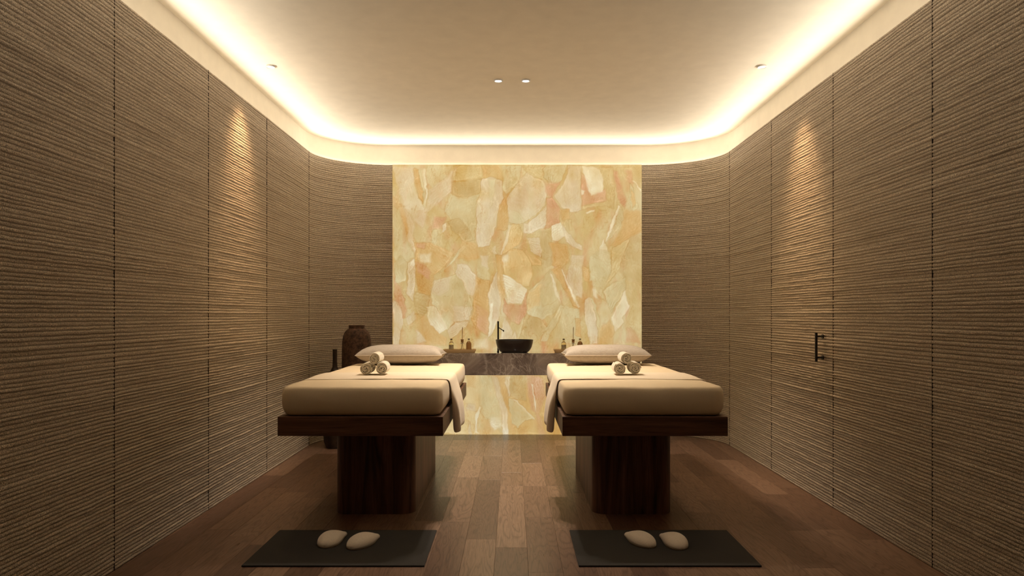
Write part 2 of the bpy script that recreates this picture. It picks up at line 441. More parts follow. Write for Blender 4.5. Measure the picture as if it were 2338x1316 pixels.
# ------------------------------------------------------------------ onyx wall: the stone's own pattern
def onyx_colors(X, Z):
    """X, Z metres on the slab plane -> srgb colour. Pattern listed as stone fragments."""
    s = F/YB
    px = 1170+X*s; py = 719-(Z-E)*s                       # slab drawing units (1 unit = 4.56 mm)
    r = np.random.default_rng(11)
    def fbm(x, y, sc, oc=4, seed=0):
        rr = np.random.default_rng(seed); out = 0; amp = 1; tot = 0
        for o in range(oc):
            g = rr.standard_normal((64, 64)); u = (x/sc+13.7*seed) % 64; v = (y/sc+7.1*seed) % 64
            i = np.floor(u).astype(int); j = np.floor(v).astype(int); fu = u-i; fv = v-j
            fu = fu*fu*(3-2*fu); fv = fv*fv*(3-2*fv); i %= 64; j %= 64; i2 = (i+1) % 64; j2 = (j+1) % 64
            out = out + amp*((g[i, j]*(1-fu)+g[i2, j]*fu)*(1-fv)+(g[i, j2]*(1-fu)+g[i2, j2]*fu)*fv)
            tot += amp; amp *= .5; sc /= 2
        return out/tot
    wx = px+3.2*fbm(px, py, 34, 4, 1)+1.0*fbm(px, py, 8, 2, 5); wy = py+4.0*fbm(px, py, 40, 4, 2)+1.0*fbm(px, py, 8, 2, 6)
    P = (217, 193, 150); M = (209, 187, 134); A = (209, 166, 100); S = (209, 158, 110); W_ = (231, 213, 172); T = (198, 166, 106); Gd = (209, 180, 120); PG = (222, 186, 122)
    base = np.array(Gd, float); n1 = fbm(px, py*.5, 30, 3, 3)[..., None]; n2 = fbm(px*1.6, py*.6, 22, 3, 4)[..., None]
    C = base+n1*np.array([6, 12, 20])+np.clip(n2, 0, 2)*np.array([-2, -16, -14])
    def L(pts, ox=890, oy=370, k=3.061): return [(ox+a/k, oy+b/k) for a, b in pts]
    def B(pts): return L(pts, 1050, 840, 6.58)
    fr = [  # polygon, colour, edge softness, band strength, band angle, band pitch
     (L([(20,30),(170,30),(182,200),(222,285),(262,330),(235,470),(165,430),(100,300),(50,150)]), P, 5, .25, 75, 9),
     (L([(20,300),(60,330),(135,520),(175,660),(60,720),(20,640)]), M, 3, .3, 70, 8),
     (L([(25,240),(62,330),(135,520),(185,660),(190,560),(140,400),(95,300)]), A, 4, .5, 68, 5),
     (L([(95,300),(150,400),(178,470),(180,660),(150,560),(120,430)]), P, 3, .5, 72, 5),
     (L([(168,40),(205,50),(222,180),(232,292),(195,235),(176,130)]), A, 2.5, .3, 85, 6),
     (L([(205,45),(258,40),(262,150),(250,330),(232,292),(222,180)]), M, 2, .3, 88, 5),
     (L([(240,45),(262,50),(262,150),(250,330),(240,240)]), W_, 2.5, .2, 88, 5),
     (L([(265,30),(430,30),(400,120),(310,175),(265,150)]), M, 3, .3, 60, 8),
     (L([(265,190),(400,110),(430,60),(470,35),(440,150),(425,210),(300,330),(258,360)]), P, 4, .4, 140, 6),
     (L([(430,130),(445,60),(480,30),(640,30),(640,110),(540,125)]), Gd, 2, .5, 120, 4),
     (L([(640,30),(760,30),(790,120),(700,110),(650,110)]), A, 5, .3, 60, 6),
     (L([(428,140),(645,122),(620,205),(540,250),(440,222)]), T, 2, .2, 160, 7),
     (L([(425,225),(540,252),(620,208),(605,320),(602,540),(560,560),(515,500),(430,400),(385,340)]), M, 3, .25, 145, 8),
     (L([(415,420),(485,400),(560,480),(575,550),(520,575),(450,500)]), T, 2.5, .35, 125, 6),
     (L([(640,122),(700,108),(785,130),(792,260),(762,330),(742,450),(690,575),(610,592),(604,320),(625,200)]), P, 1.6, .3, 92, 9),
     (L([(690,120),(730,120),(740,200),(700,330)]), M, 5, .2, 90, 6),
     (L([(765,300),(805,250),(832,330),(838,450),(800,490),(748,480)]), A, 2, .35, 95, 5),
     (L([(785,30),(925,30),(905,130),(812,232),(790,200)]), M, 2, .2, 60, 8),
     (L([(925,30),(1080,30),(1090,130),(1000,70),(960,68)]), Gd, 3, .4, 30, 6),
     (L([(826,235),(900,130),(960,70),(1085,130),(1112,200),(1082,290),(960,412),(880,444),(842,425),(824,330)]), P, 1.2, .22, 35, 10),
     (L([(835,330),(900,350),(940,420),(880,444),(842,425)]), M, 6, .2, 35, 8),
     (L([(1080,35),(1240,30),(1205,135),(1125,160),(1090,110)]), M, 1.8, .9, 100, 4.5),
     (L([(1090,140),(1195,140),(1155,245),(1108,235)]), S, 4, .5, 60, 4),
     (L([(1096,250),(1152,240),(1192,330),(1182,440),(1085,470)]), S, 2, .25, 88, 7),
     (L([(1165,235),(1235,120),(1245,30),(1342,30),(1342,345),(1265,352),(1200,320)]), P, 2.5, .2, 80, 12),
     (L([(1342,30),(1560,30),(1560,330),(1500,300),(1342,340)]), Gd, 2, .6, 80, 6),
     (L([(1342,80),(1385,120),(1410,230),(1500,195),(1508,275),(1420,292),(1342,315)]), S, 2.5, .5, 20, 4),
     (L([(1345,30),(1470,40),(1492,120),(1478,215),(1410,232),(1385,160),(1360,90)]), W_, 2.5, .2, 50, 6),
     (L([(1342,180),(1375,200),(1355,230),(1342,232)]), W_, 2, .1, 50, 6),
     (L([(1365,360),(1430,335),(1425,352),(1370,372)]), W_, 2, .1, 10, 5),
     (L([(1590,30),(1762,30),(1762,200),(1690,130),(1640,90)]), Gd, 3, .3, 60, 6),
     (L([(1560,50),(1592,50),(1612,160),(1646,260),(1640,330),(1600,290),(1575,180)]), S, 3.5, .2, 80, 6),
     (L([(1645,50),(1688,50),(1692,150),(1668,150)]), S, 4, .2, 80, 6),
     (L([(1672,150),(1700,180),(1742,330),(1700,360),(1672,290)]), M, 2, .9, 78, 3.5),
     (L([(1684,185),(1712,220),(1722,300),(1702,330),(1684,270)]), A, 2, .3, 78, 4),
     (L([(1685,125),(1700,125),(1758,195),(1758,215)]), W_, 1.5, 0, 0, 5),
     (L([(1640,340),(1762,350),(1762,470),(1650,540),(1600,600),(1545,585),(1620,450)]), A, 3, .3, 140, 6),
     (L([(1590,308),(1622,330),(1642,400),(1560,512),(1508,575),(1540,450)]), M, 1.5, .9, 112, 4),
     (L([(1592,310),(1606,318),(1560,450),(1512,568),(1540,440)]), W_, 1.5, .2, 112, 4),
     (L([(1502,530),(1530,600),(1546,720),(1520,790),(1468,705),(1474,590)]), W_, 1.5, .5, 15, 5),
     (L([(1480,620),(1546,640),(1546,760),(1520,800),(1400,830),(1395,670)]), M, 4, .3, 60, 8),
     (L([(1680,520),(1762,480),(1762,875),(1640,825),(1600,760),(1640,640)]), T, 3, .3, 50, 9),
     (L([(1560,600),(1680,520),(1640,640),(1600,760),(1490,900),(1546,760)]), Gd, 2, .5, 125, 7),
     (L([(850,442),(905,440),(925,500),(905,580),(870,605),(780,645),(792,560),(830,500)]), PG, 1.5, 1.0, 95, 3.6),
     (L([(835,445),(855,442),(835,540),(790,640),(775,640),(800,560)]), W_, 2, .2, 110, 4),
     (L([(925,430),(962,428),(1092,292),(1086,460),(965,505),(935,492)]), P, 1.5, .3, 135, 6),
     (L([(965,440),(985,420),(978,470),(1000,505),(965,490)]), W_, 1.5, .2, 100, 4),
     (L([(955,530),(1056,528),(1056,672),(985,622)]), P, 1.5, .8, 18, 5),
     (L([(1056,480),(1130,480),(1135,720),(1060,760)]), T, 3, .3, 88, 7),
     (L([(935,600),(990,640),(1055,690),(1055,730),(1000,720)]), A, 2.5, .4, 35, 5),
     (L([(788,655),(850,610),(930,618),(992,700),(1002,780),(970,870),(880,850),(802,790),(780,700)]), PG, 1.8, .3, 90, 9),
     (L([(785,650),(830,640),(820,720),(790,740)]), W_, 4, 0, 0, 5),
     (L([(780,790),(860,812),(940,870),(966,890),(950,945),(918,992),(822,990),(790,900)]), W_, 1.5, .9, 15, 6),
     (L([(790,960),(820,1000),(925,1002),(962,910),(955,1060),(905,1135),(850,1115),(800,1040)]), S, 2.5, .5, 95, 5),
     (L([(800,1075),(852,1180),(872,1270),(770,1270)]), P, 1.8, .3, 95, 6),
     (L([(872,1168),(908,1270),(838,1270)]), P, 1.5, .2, 95, 6),
     (L([(1000,868),(1130,755),(1205,1000),(1062,1112),(952,1052),(970,900)]), M, 2, .3, 115, 8),
     (L([(1010,880),(1060,850),(1040,1000),(960,1040),(970,900)]), PG, 4, .2, 100, 8),
     (L([(952,1060),(1062,1114),(1105,1170),(1000,1260),(905,1240)]), T, 2, .25, 60, 8),
     (L([(1190,990),(1225,1010),(1100,1250),(1040,1250)]), M, 2, .5, 118, 5),
     (L([(1225,1010),(1330,1040),(1330,1260),(1130,1260)]), M, 3, .2, 70, 8),
     (L([(1130,450),(1192,420),(1235,500),(1170,562),(1134,550)]), W_, 1.5, .8, 138, 5),
     (L([(1200,430),(1262,500),(1345,585),(1335,625),(1235,560)]), P, 2, .5, 45, 5),
     (L([(1120,572),(1242,580),(1252,700),(1200,742),(1140,722)]), A, 3, .25, 60, 8),
     (L([(1195,330),(1256,340),(1262,400),(1212,405)]), A, 3, .3, 70, 5),
     (L([(1255,400),(1278,400),(1278,470),(1255,470)]), Gd, 1, 1.0, 8, 2.6),
     (L([(1268,650),(1345,660),(1345,945),(1290,935),(1235,835)]), P, 3, .3, 88, 7),
     (L([(1125,780),(1140,790),(1180,920),(1200,1000),(1150,900)]), W_, 2.5, .2, 70, 5),
     (L([(1135,760),(1190,720),(1235,860),(1300,960),(1330,1035),(1285,1010),(1215,880)]), A, 2, .5, 65, 5),
     (L([(1195,740),(1212,750),(1300,955),(1335,1020),(1320,1030),(1280,960)]), W_, 1.6, .1, 65, 5),
     (L([(1345,730),(1392,740),(1392,832),(1360,832)]), A, 1.2, 1.0, 20, 2.8),
     (L([(1300,1098),(1332,1098),(1340,1220),(1312,1200)]), A, 1.2, 1.0, 30, 2.8),
     (L([(1395,665),(1480,690),(1542,780),(1485,955),(1430,905),(1400,775)]), M, 3, .5, 60, 7),
     (L([(1420,880),(1445,900),(1450,960),(1420,940)]), W_, 3, .1, 60, 7),
     (L([(1368,962),(1402,948),(1440,1050),(1462,1270),(1395,1270),(1362,1100)]), P, 1.8, .25, 85, 6),
     (L([(1402,948),(1420,960),(1500,1200),(1465,1270),(1440,1050)]), M, 1.5, .4, 72, 5),
     (L([(1460,1160),(1540,1100),(1570,1180),(1560,1270),(1465,1270)]), A, 4, .3, 80, 8),
     (L([(1490,900),(1640,800),(1645,900),(1552,1052),(1512,985)]), M, 2, .8, 125, 5),
     (L([(1642,898),(1672,1020),(1622,1098),(1640,1132),(1572,1185),(1552,1080)]), W_, 1.5, .4, 110, 5),
     (L([(1640,822),(1762,872),(1752,1270),(1690,1270),(1640,1132),(1672,1020)]), Gd, 3, .3, 80, 8),
     (L([(1672,1162),(1700,1160),(1748,1270),(1650,1262)]), S, 4, .3, 50, 5),
     (L([(178,560),(300,570),(442,640),(402,700),(312,800),(282,935),(198,905),(176,760)]), A, 2.5, .7, 30, 6),
     (L([(180,700),(240,700),(290,780),(280,830),(200,780)]), S, 4, .6, 30, 5),
     (L([(188,568),(256,572),(232,608),(188,602)]), S, 2.5, .1, 10, 5),
     (L([(200,642),(280,636),(282,692),(212,694)]), W_, 5, .3, 20, 5),
     (L([(300,400),(400,390),(360,470),(280,480)]), S, 5, .3, 30, 5),
     (L([(365,440),(405,420),(395,480),(362,500)]), P, 1.5, .9, 130, 3),
     (L([(290,480),(330,480),(330,570),(300,560)]), M, 2.5, .2, 90, 5),
     (L([(178,905),(282,935),(262,1062),(205,1102),(168,1000)]), T, 2.5, .6, 25, 7),
     (L([(170,1060),(240,1090),(345,1205),(400,1230),(400,1280),(250,1280),(180,1180)]), A, 5, .3, 40, 8),
     (L([(310,832),(440,800),(470,790),(562,925),(582,1000),(562,1100),(440,1122),(402,1182),(300,1000),(288,910)]), M, 1.8, .25, 60, 10),
     (L([(312,832),(430,805),(420,880),(350,930),(292,910)]), P, 5, .2, 60, 8),
     (L([(440,1000),(582,1010),(562,1100),(445,1118)]), P, 4, .2, 60, 8),
     (L([(330,790),(440,700),(540,610),(520,580),(450,660),(370,760)]), M, 2, .8, 140, 4),
     (L([(470,720),(542,730),(606,790),(612,850),(592,942),(562,945),(458,780)]), P, 1.5, .7, 50, 6),
     (L([(258,1020),(312,1018),(402,1162),(345,1208),(280,1152),(254,1090)]), W_, 1.6, .7, 50, 5),
     (L([(400,1180),(450,1120),(560,1105),(540,1150),(430,1240)]), P, 1.6, .9, 145, 4),
     (L([(600,800),(702,832),(692,1050),(690,1210),(600,1160),(572,1100),(592,940)]), A, 2.5, .7, 35, 6),
     (L([(600,1000),(690,1060),(690,1210),(610,1150)]), S, 5, .6, 35, 5),
     (L([(500,560),(602,572),(622,680),(540,702),(480,682)]), A, 3.5, .3, 50, 8),
     (L([(620,680),(700,740),(700,830),(610,800)]), M, 3, .3, 80, 8),
     (L([(622,652),(690,650),(690,740),(655,720)]), P, 3, .2, 80, 8),
     (L([(715,590),(740,575),(755,640),(720,620)]), W_, 1.3, .6, 60, 3),
     (L([(742,770),(775,800),(775,980),(765,1100),(720,1200),(692,1240),(695,1000),(688,920),(705,865)]), P, 1.8, .35, 95, 5),
     (L([(700,1000),(722,990),(715,1180),(692,1240)]), W_, 1.8, .1, 95, 5),
     (L([(745,640),(785,640),(800,900),(780,1060),(760,900)]), A, 2.2, .3, 88, 5),
     (L([(120,702),(172,670),(182,760),(162,980),(112,905)]), P, 1.6, .3, 95, 6),
     (L([(140,700),(172,670),(176,720),(130,780)]), W_, 2, .2, 95, 6),
     (L([(28,700),(80,640),(122,700),(102,835),(40,855)]), M, 2, .4, 80, 6),
     (L([(20,800),(52,850),(104,950),(108,1095),(80,1095),(40,950)]), S, 2.5, .3, 75, 6),
     (L([(20,960),(62,980),(92,1100),(62,1290),(20,1290)]), P, 2, .6, 80, 6),
     (L([(110,1102),(165,1038),(182,1100),(130,1152)]), P, 2, .3, 80, 6),
     (L([(180,1170),(252,1252),(182,1270)]), P, 3, .2, 80, 6),
     (L([(580,1235),(690,1235),(690,1310),(580,1310)]), W_, 7, .3, 80, 6),
     # lower part, below the counter
     (B([(-300,100),(1600,100),(1600,1020),(-300,1020)]), PG, 2, .15, 80, 12),
     (B([(300,120),(480,120),(620,640),(640,1010),(300,640)]), M, 6, .3, 75, 9),
     (B([(470,120),(560,120),(690,560),(725,1010),(640,1010),(605,620),(520,300)]), P, 2.5, .4, 75, 6),
     (B([(560,120),(680,120),(740,450),(730,640),(690,560)]), A, 3, .3, 78, 6),
     (B([(670,130),(760,120),(760,440),(735,440)]), P, 2, .3, 85, 6),
     (B([(762,120),(1000,120),(1000,500),(860,500),(762,430)]), T, 3, .2, 85, 9),
     (B([(738,460),(820,480),(900,560),(1115,785),(970,800),(872,905),(780,850),(728,650)]), M, 1.5, .25, 50, 9),
     (B([(780,480),(830,490),(1115,770),(1105,790),(900,590)]), W_, 1.3, 0, 0, 5),
     (B([(1010,120),(1250,190),(1290,430),(1185,700),(1060,640),(1040,450)]), S, 4, .8, 80, 5),
     (B([(1080,260),(1110,280),(1145,560),(1130,700),(1110,480)]), W_, 1.5, 0, 0, 5),
     (B([(1140,690),(1230,750),(1290,1010),(1185,1010)]), S, 5, .3, 75, 6),
     (B([(1230,130),(1500,130),(1500,1010),(1290,1010),(1250,700),(1290,430)]), A, 6, .4, 75, 8),
     (B([(90,560),(230,550),(245,655),(80,660)]), P, 5, .1, 75, 6),
     (B([(230,700),(300,560),(330,600),(262,780),(262,960),(300,985),(240,975)]), W_, 2, .1, 75, 6),
     (B([(120,120),(240,120),(230,300),(130,290)]), A, 4, .2, 80, 6),
     (B([(470,730),(600,742),(632,880),(500,945),(460,850)]), W_, 4, .7, 5, 8),
     (B([(340,760),(445,760),(440,1010),(350,1010)]), A, 4, .3, 80, 6),
     (B([(130,820),(170,830),(210,1010),(160,1010)]), P, 2, .2, 75, 6),
     (B([(880,905),(1000,885),(1010,1010),(880,1010)]), A, 5, .2, 75, 6),
    ]
    for k, (poly, colr, soft, band, ang, pitch) in enumerate(fr):
        p = np.array(poly); x0, y0 = p.min(0)-22; x1, y1 = p.max(0)+22
        m = (wx > x0) & (wx < x1) & (wy > y0) & (wy < y1)
        if not m.any(): continue
        qx, qy = wx[m], wy[m]; d = np.full(qx.shape, 1e9); ins = np.zeros(qx.shape, bool)
        for (ax, ay), (bx, by) in zip(p, np.roll(p, -1, 0)):
            ex, ey = bx-ax, by-ay; t = np.clip(((qx-ax)*ex+(qy-ay)*ey)/(ex*ex+ey*ey+1e-9), 0, 1)
            d = np.minimum(d, np.hypot(qx-ax-t*ex, qy-ay-t*ey))
            c = ((ay > qy) != (by > qy)) & (qx < (bx-ax)*(qy-ay)/(by-ay+1e-12)+ax); ins ^= c
        sd = np.where(ins, d, -d)
        al = np.clip(sd/soft*.5+.5, 0, 1); al = al*al*(3-2*al)
        th = math.radians(ang); q = (-qx*math.sin(th)+qy*math.cos(th))
        ph = 2*PI*(q/pitch + .45*fbm(qx, qy, 14, 3, 40+k % 7))
        b = band*(np.sin(ph)*.6+np.sin(2.3*ph+1)*.4)*np.clip(.8+.9*fbm(qx, qy, 16, 2, 20+k % 9), 0, 1.8)*1.1
        b = b + .45*np.sin(2*PI*sd/5.0+1.5*fbm(qx, qy, 12, 2, 33))*np.exp(-np.maximum(sd, 0)/9)
        gx = math.cos(k*2.4); gy = math.sin(k*2.4)
        b = b + .9*((qx-p[:, 0].mean())*gx+(qy-p[:, 1].mean())*gy)/(np.ptp(p)*.05+20)
        tone = 7*fbm(qx*1.5, qy*.7, 24, 2, 60+k % 5)
        col = np.array(colr, float)+b[:, None]*np.array([6, 10, 14])+tone[:, None]*np.array([.7, 1, 1.2])
        al = al*np.clip(.74+.32*fbm(qx, qy, 26, 3, 55+k % 8), .25, .95)
        cc = C[m]*(1-al[:, None])+col*al[:, None]
        ln = np.exp(-(sd/1.1)**2)*np.clip(.55+.5*fbm(qx, qy, 20, 2, 80+k % 6), 0, 1)*(1 if soft < 2.6 else .35)
        cc -= ln[:, None]*np.array([12, 21, 26])
        li = np.exp(-((sd-3.2)/1.4)**2)*(1 if soft < 2.6 else .3)*np.clip(fbm(qx, qy, 25, 2, 90+k % 4), 0, 1)
        cc += li[:, None]*np.array([16, 18, 20])
        C[m] = cc
    v1 = fbm(px*1.7+py*.25, py*.55-px*.1, 26, 5, 101); v2 = fbm(px*1.3-py*.3, py*.6, 34, 5, 102)
    C += (np.exp(-(v1/.035)**2)*np.clip(.5+fbm(px, py, 40, 2, 103), 0, 1))[..., None]*np.array([-9, -19, -24])
    C += (np.exp(-(v2/.035)**2)*np.clip(.4+fbm(px, py, 40, 2, 104), 0, 1))[..., None]*np.array([10, 12, 14])
    for q in range(5):
        vv = fbm(px*(1.2+.3*q)+py*(.3*(q-2)), py*(.5+.08*q)-px*.15*(q-2), 26+8*q, 2, 110+q)
        C += (np.exp(-(vv/.035)**2)*.55*np.clip(.25+fbm(px, py, 30, 2, 120+q), 0, 1))[..., None]*np.array([[-8, -17, -22], [12, 14, 16]][q % 2])
        C += (np.sin(vv*34)*np.clip(fbm(px, py, 36, 2, 130+q)-.2, 0, .7))[..., None]*np.array([2, 4, 5])
    C += fbm(px, py, 60, 3, 105)[..., None]*np.array([4, 7, 9])
    C += np.array([0, 4, 8])
    return np.clip(C, 0, 255)
slabx = [XOL] + [(v-1170)/(F/YB) for v in (948, 1141, 1328)] + [XOR]
for i, (a, b) in enumerate(zip(slabx, slabx[1:])):
    h = .0064
    nx = int((b-a)/h); nz = int(WT/h)
    xs = np.linspace(a, b, nx); zs = np.linspace(0.0005, WT, nz)
    XX, ZZ = np.meshgrid(xs, zs)
    P = np.stack([XX, np.full_like(XX, YB), ZZ], -1)
    o = fromgrid('onyx_slab', P, ONYX, wb)
    c = onyx_colors(XX, ZZ); c = c/255; c = np.where(c <= .04045, c/12.92, ((c+.055)/1.055)**2.4)
    at = o.data.color_attributes.new('stone', 'FLOAT_COLOR', 'POINT')
    at.data.foreach_set('color', np.concatenate([c, np.ones(c.shape[:2]+(1,))], -1).reshape(-1).astype(np.float32))
    sl = bmobj('slab_edge', box_bm(a+.0004, b-.0004, YB+.0005, YB+.02, .0005, WT), BOARD, o)

# ------------------------------------------------------------------ floor
fl = obj('floor', [(XL-.2, YF-.2, -.03), (XR+.2, YF-.2, -.03), (XR+.2, YB+.2, -.03), (XL-.2, YB+.2, -.03),
                   (XL-.2, YF-.2, -.0135), (XR+.2, YF-.2, -.0135), (XR+.2, YB+.2, -.0135), (XL-.2, YB+.2, -.0135)],
         [(3, 2, 1, 0), (4, 5, 6, 7), (0, 1, 5, 4), (1, 2, 6, 5), (2, 3, 7, 6), (3, 0, 4, 7)], BOARD)
fl['kind'] = 'structure'
random.seed(4)
PW = .168
lens = [.62, .80, .98, 1.16]
def plank_mesh(L, wd=PW):
    bm = box_bm(-wd/2+.00035, wd/2-.00035, .00035, L-.00035, -.013, 0)
    es = [e for e in bm.edges if all(v.co.z > -.001 for v in e.verts)]
    bmesh.ops.bevel(bm, geom=es, offset=.0005, segments=1, affect='EDGES')
    me = bpy.data.meshes.new('plank'); bm.to_mesh(me); bm.free(); me.materials.append(PLANK); return me
cache = {}
def plank(x, y, L, wd=PW):
    k = (round(L, 3), round(wd, 3))
    if k not in cache: cache[k] = plank_mesh(*k)
    o = bpy.data.objects.new('plank', cache[k]); o.location = (x, y, 0); link(o, fl)
c0 = -.09+PW/2; i0 = math.ceil((XL-.06-c0)/PW)-1; i1 = int((XR+.06-c0)/PW)+1
YEND = 6.985
fixed = {0: [5.546, 5.115, 3.76], -1: [6.2, 5.3, 3.9], 1: [5.9, 5.11, 4.32, 3.4], 2: [5.68, 5.115, 4.1]}
for i in range(i0, i1+1):
    x = c0+i*PW
    if i in fixed: cuts = [YEND]+fixed[i]
    else:
        cuts = [YEND]; y = YEND-random.choice([.3, .45, .6, .8, .95]); cuts.append(y)
    y = cuts[-1]
    while y > 2.3:
        y -= random.choice(lens); cuts.append(y)
    for a, b in zip(cuts, cuts[1:]): plank(x, b, round(a-b, 3))
    bmobj('shaded_end_board', box_bm(-PW/2+.00035, PW/2-.00035, .0004, YB+.055-YEND, -.013, 0), ENDBOARD_SHADED, fl, loc=(x, YEND, 0))   # board ends along the stone wall, shade painted in as darker wood
bm = bmesh.new()                                       # boards behind the viewpoint
for i in range(i0, i1+1):
    y = 2.6-random.random()*.0
    ye = 1.13+.1*((i*7) % 11)/11
    while ye > YF-.1:
        L = random.choice(lens); box_bm(c0+i*PW-PW/2+.0004, c0+i*PW+PW/2-.0004, max(ye-L, YF-.1)+.0004, ye-.0004, -.013, 0, bm=bm); ye -= L
fb = bmobj('rear_floor_boards', bm, PLANK, fl); fb['kind'] = 'stuff'

# ------------------------------------------------------------------ cove light strip and downlights
def strip_path(d):
    L_ = lpath(-1, d); R_ = lpath(1, d)
    return [(L_[0][0], YL)]+L_[1:] + R_[::-1][:-1]+[(R_[0][0], YL)]
sp = [(x, y, 2.809) for x, y in strip_path(.050)]
# back run split off the closed loop so the ring stays simple
bm = tube_bm(sp, .0085, 8)
ls = bmobj('light_strip', bm, STRIP, None, True); tag(ls, 'warm linear light strip hidden in the gap above the rope wall panels', 'light strip')
def downlight():
    t = empty('downlight', (0, 0, CZ))
    lathe('trim_ring', [(.025, -.003), (.026, -.0085), (.029, -.0105), (.0335, -.009), (.0350, -.004), (.0350, -.0003), (.025, -.0003), (.025, -.003)], RING, t, 36)
    lathe('lamp_lens', [(0.0, -.0045), (.0245, -.0045), (.0245, -.0006), (0, -.0006)], LENS, t, 30)
    return t
d0 = downlight()
for i, (x, y, e, a, b, c, lab) in enumerate(DL):
    d = d0 if i == 0 else copy_tree(d0)
    d.location = (x, y, CZ); tag(d, lab, 'ceiling light', 'round downlights in the ceiling')

# ------------------------------------------------------------------ massage tables
def rr_ring(x0, x1, y0, y1, r, z, n=8, jig=None):
    r = max(.0005, min(r, (x1-x0)/2-.0005, (y1-y0)/2-.0005)); pts = []
    for cx, cy, a0 in ((x1-r, y1-r, 0), (x0+r, y1-r, PI/2), (x0+r, y0+r, PI), (x1-r, y0+r, 3*PI/2)):
        for k in range(n+1):
            a = a0+PI/2*k/n; pts.append((cx+r*math.cos(a), cy+r*math.sin(a)))
    out = []                                           # subdivide straight sides
    m = len(pts)
    for i in range(m):
        a, b = pts[i], pts[(i+1) % m]; out.append(a)
        if (i+1) % (n+1) == 0:
            for t in range(1, 14): out.append((a[0]+(b[0]-a[0])*t/14, a[1]+(b[1]-a[1])*t/14))
    return [(p[0], p[1], z) for p in out]
def ring_stack(name, rings, mat, parent=None, warp=None, smooth=True, loc=None, sharp=50):
    bm = bmesh.new(); R = []
    for rg in rings: R.append([bm.verts.new(warp(*p) if warp else p) for p in rg])
    n = len(R[0])
    for a, b in zip(R, R[1:]):
        for k in range(n): bm.faces.new((a[k], a[(k+1) % n], b[(k+1) % n], b[k]))
    bm.faces.new(R[0][::-1]); bm.faces.new(R[-1])
    return bmobj(name, bm, mat, parent, smooth, loc, sharp)
BW, BY0, BY1, BZ0, BZ1 = .940, 3.98, 5.99, .560, .670
MT = .838                                              # mattress top
def wave(x, y, s): return math.sin(x*7.3+s)*math.sin(y*5.1+1.7*s)+.5*math.sin(x*17+y*9+s*3)
def mattress(side, cx):
    hw = BW/2-.012; rings = []
    lev = [(.030, .672), (.014, .677), (.005, .688), (-.005, .715), (-.0085, .755), (-.0075, .790), (-.0045, .812), (.000, .825), (.006, .8325), (.015, .8365), (.034, .838), (.060, .8385), (.12, .839), (.20, .840), (.30, .841), (.40, .841)]
    for d, z in lev:
        rings.append(rr_ring(-hw+d, hw-d, BY0+.012+d, BY1-.008-d, max(.075-d*.8, .02), z))
    def warp(x, y, z):
        t = (z-.67)/.17; s = 1.3 if side < 0 else 4.1
        k = max(0, min(1, t))
        cf = math.exp(-((abs(x)-hw)/.06)**2)*math.exp(-((y-BY0)/.06)**2)     # corners pulled down by the fitted sheet
        dz = -.006*cf*k + (.0016*wave(x*1.2, y, s) if t > .8 else 0)
        dy = .0025*math.sin(x*11+s)*math.sin(t*PI) if y < BY0+.05 else 0
        dx = .0025*math.sin(y*7+s)*math.sin(t*PI) if abs(x) > hw-.05 else 0
        return (x+dx, y+dy, z+dz)
    o = ring_stack('mattress', rings, SHEET, warp=warp, loc=(cx, 0, 0)); return o
def massage_table(cx, label):
    t = empty('massage_table', (cx, 5.0, 0)); tag(t, label, 'massage table', 'massage tables')
    b = bmobj('tabletop', box_bm(-BW/2, BW/2, BY0-5, BY1-5, BZ0, BZ1, .0025, 2), WALN, t)
    rings = [rr_ring(-.25, .25, 4.385-5, 5.67-5, .085, z) for z in (0.0005, .004, .28, .556, .5598)]
    ring_stack('pedestal', rings, WALV, t, sharp=50)
    return t
BX = (-.8645, .754)
t1 = massage_table(BX[0], 'dark walnut massage table on a pedestal, on the left, nearer the vases')
t2 = massage_table(BX[1], 'dark walnut massage table on a pedestal, on the right, nearer the door handle')
tag(mattress(-1, BX[0]), 'thick cream-sheeted mattress lying on the left walnut table', 'mattress', 'table mattresses')
tag(mattress(1, BX[1]), 'thick cream-sheeted mattress lying on the right walnut table', 'mattress', 'table mattresses')

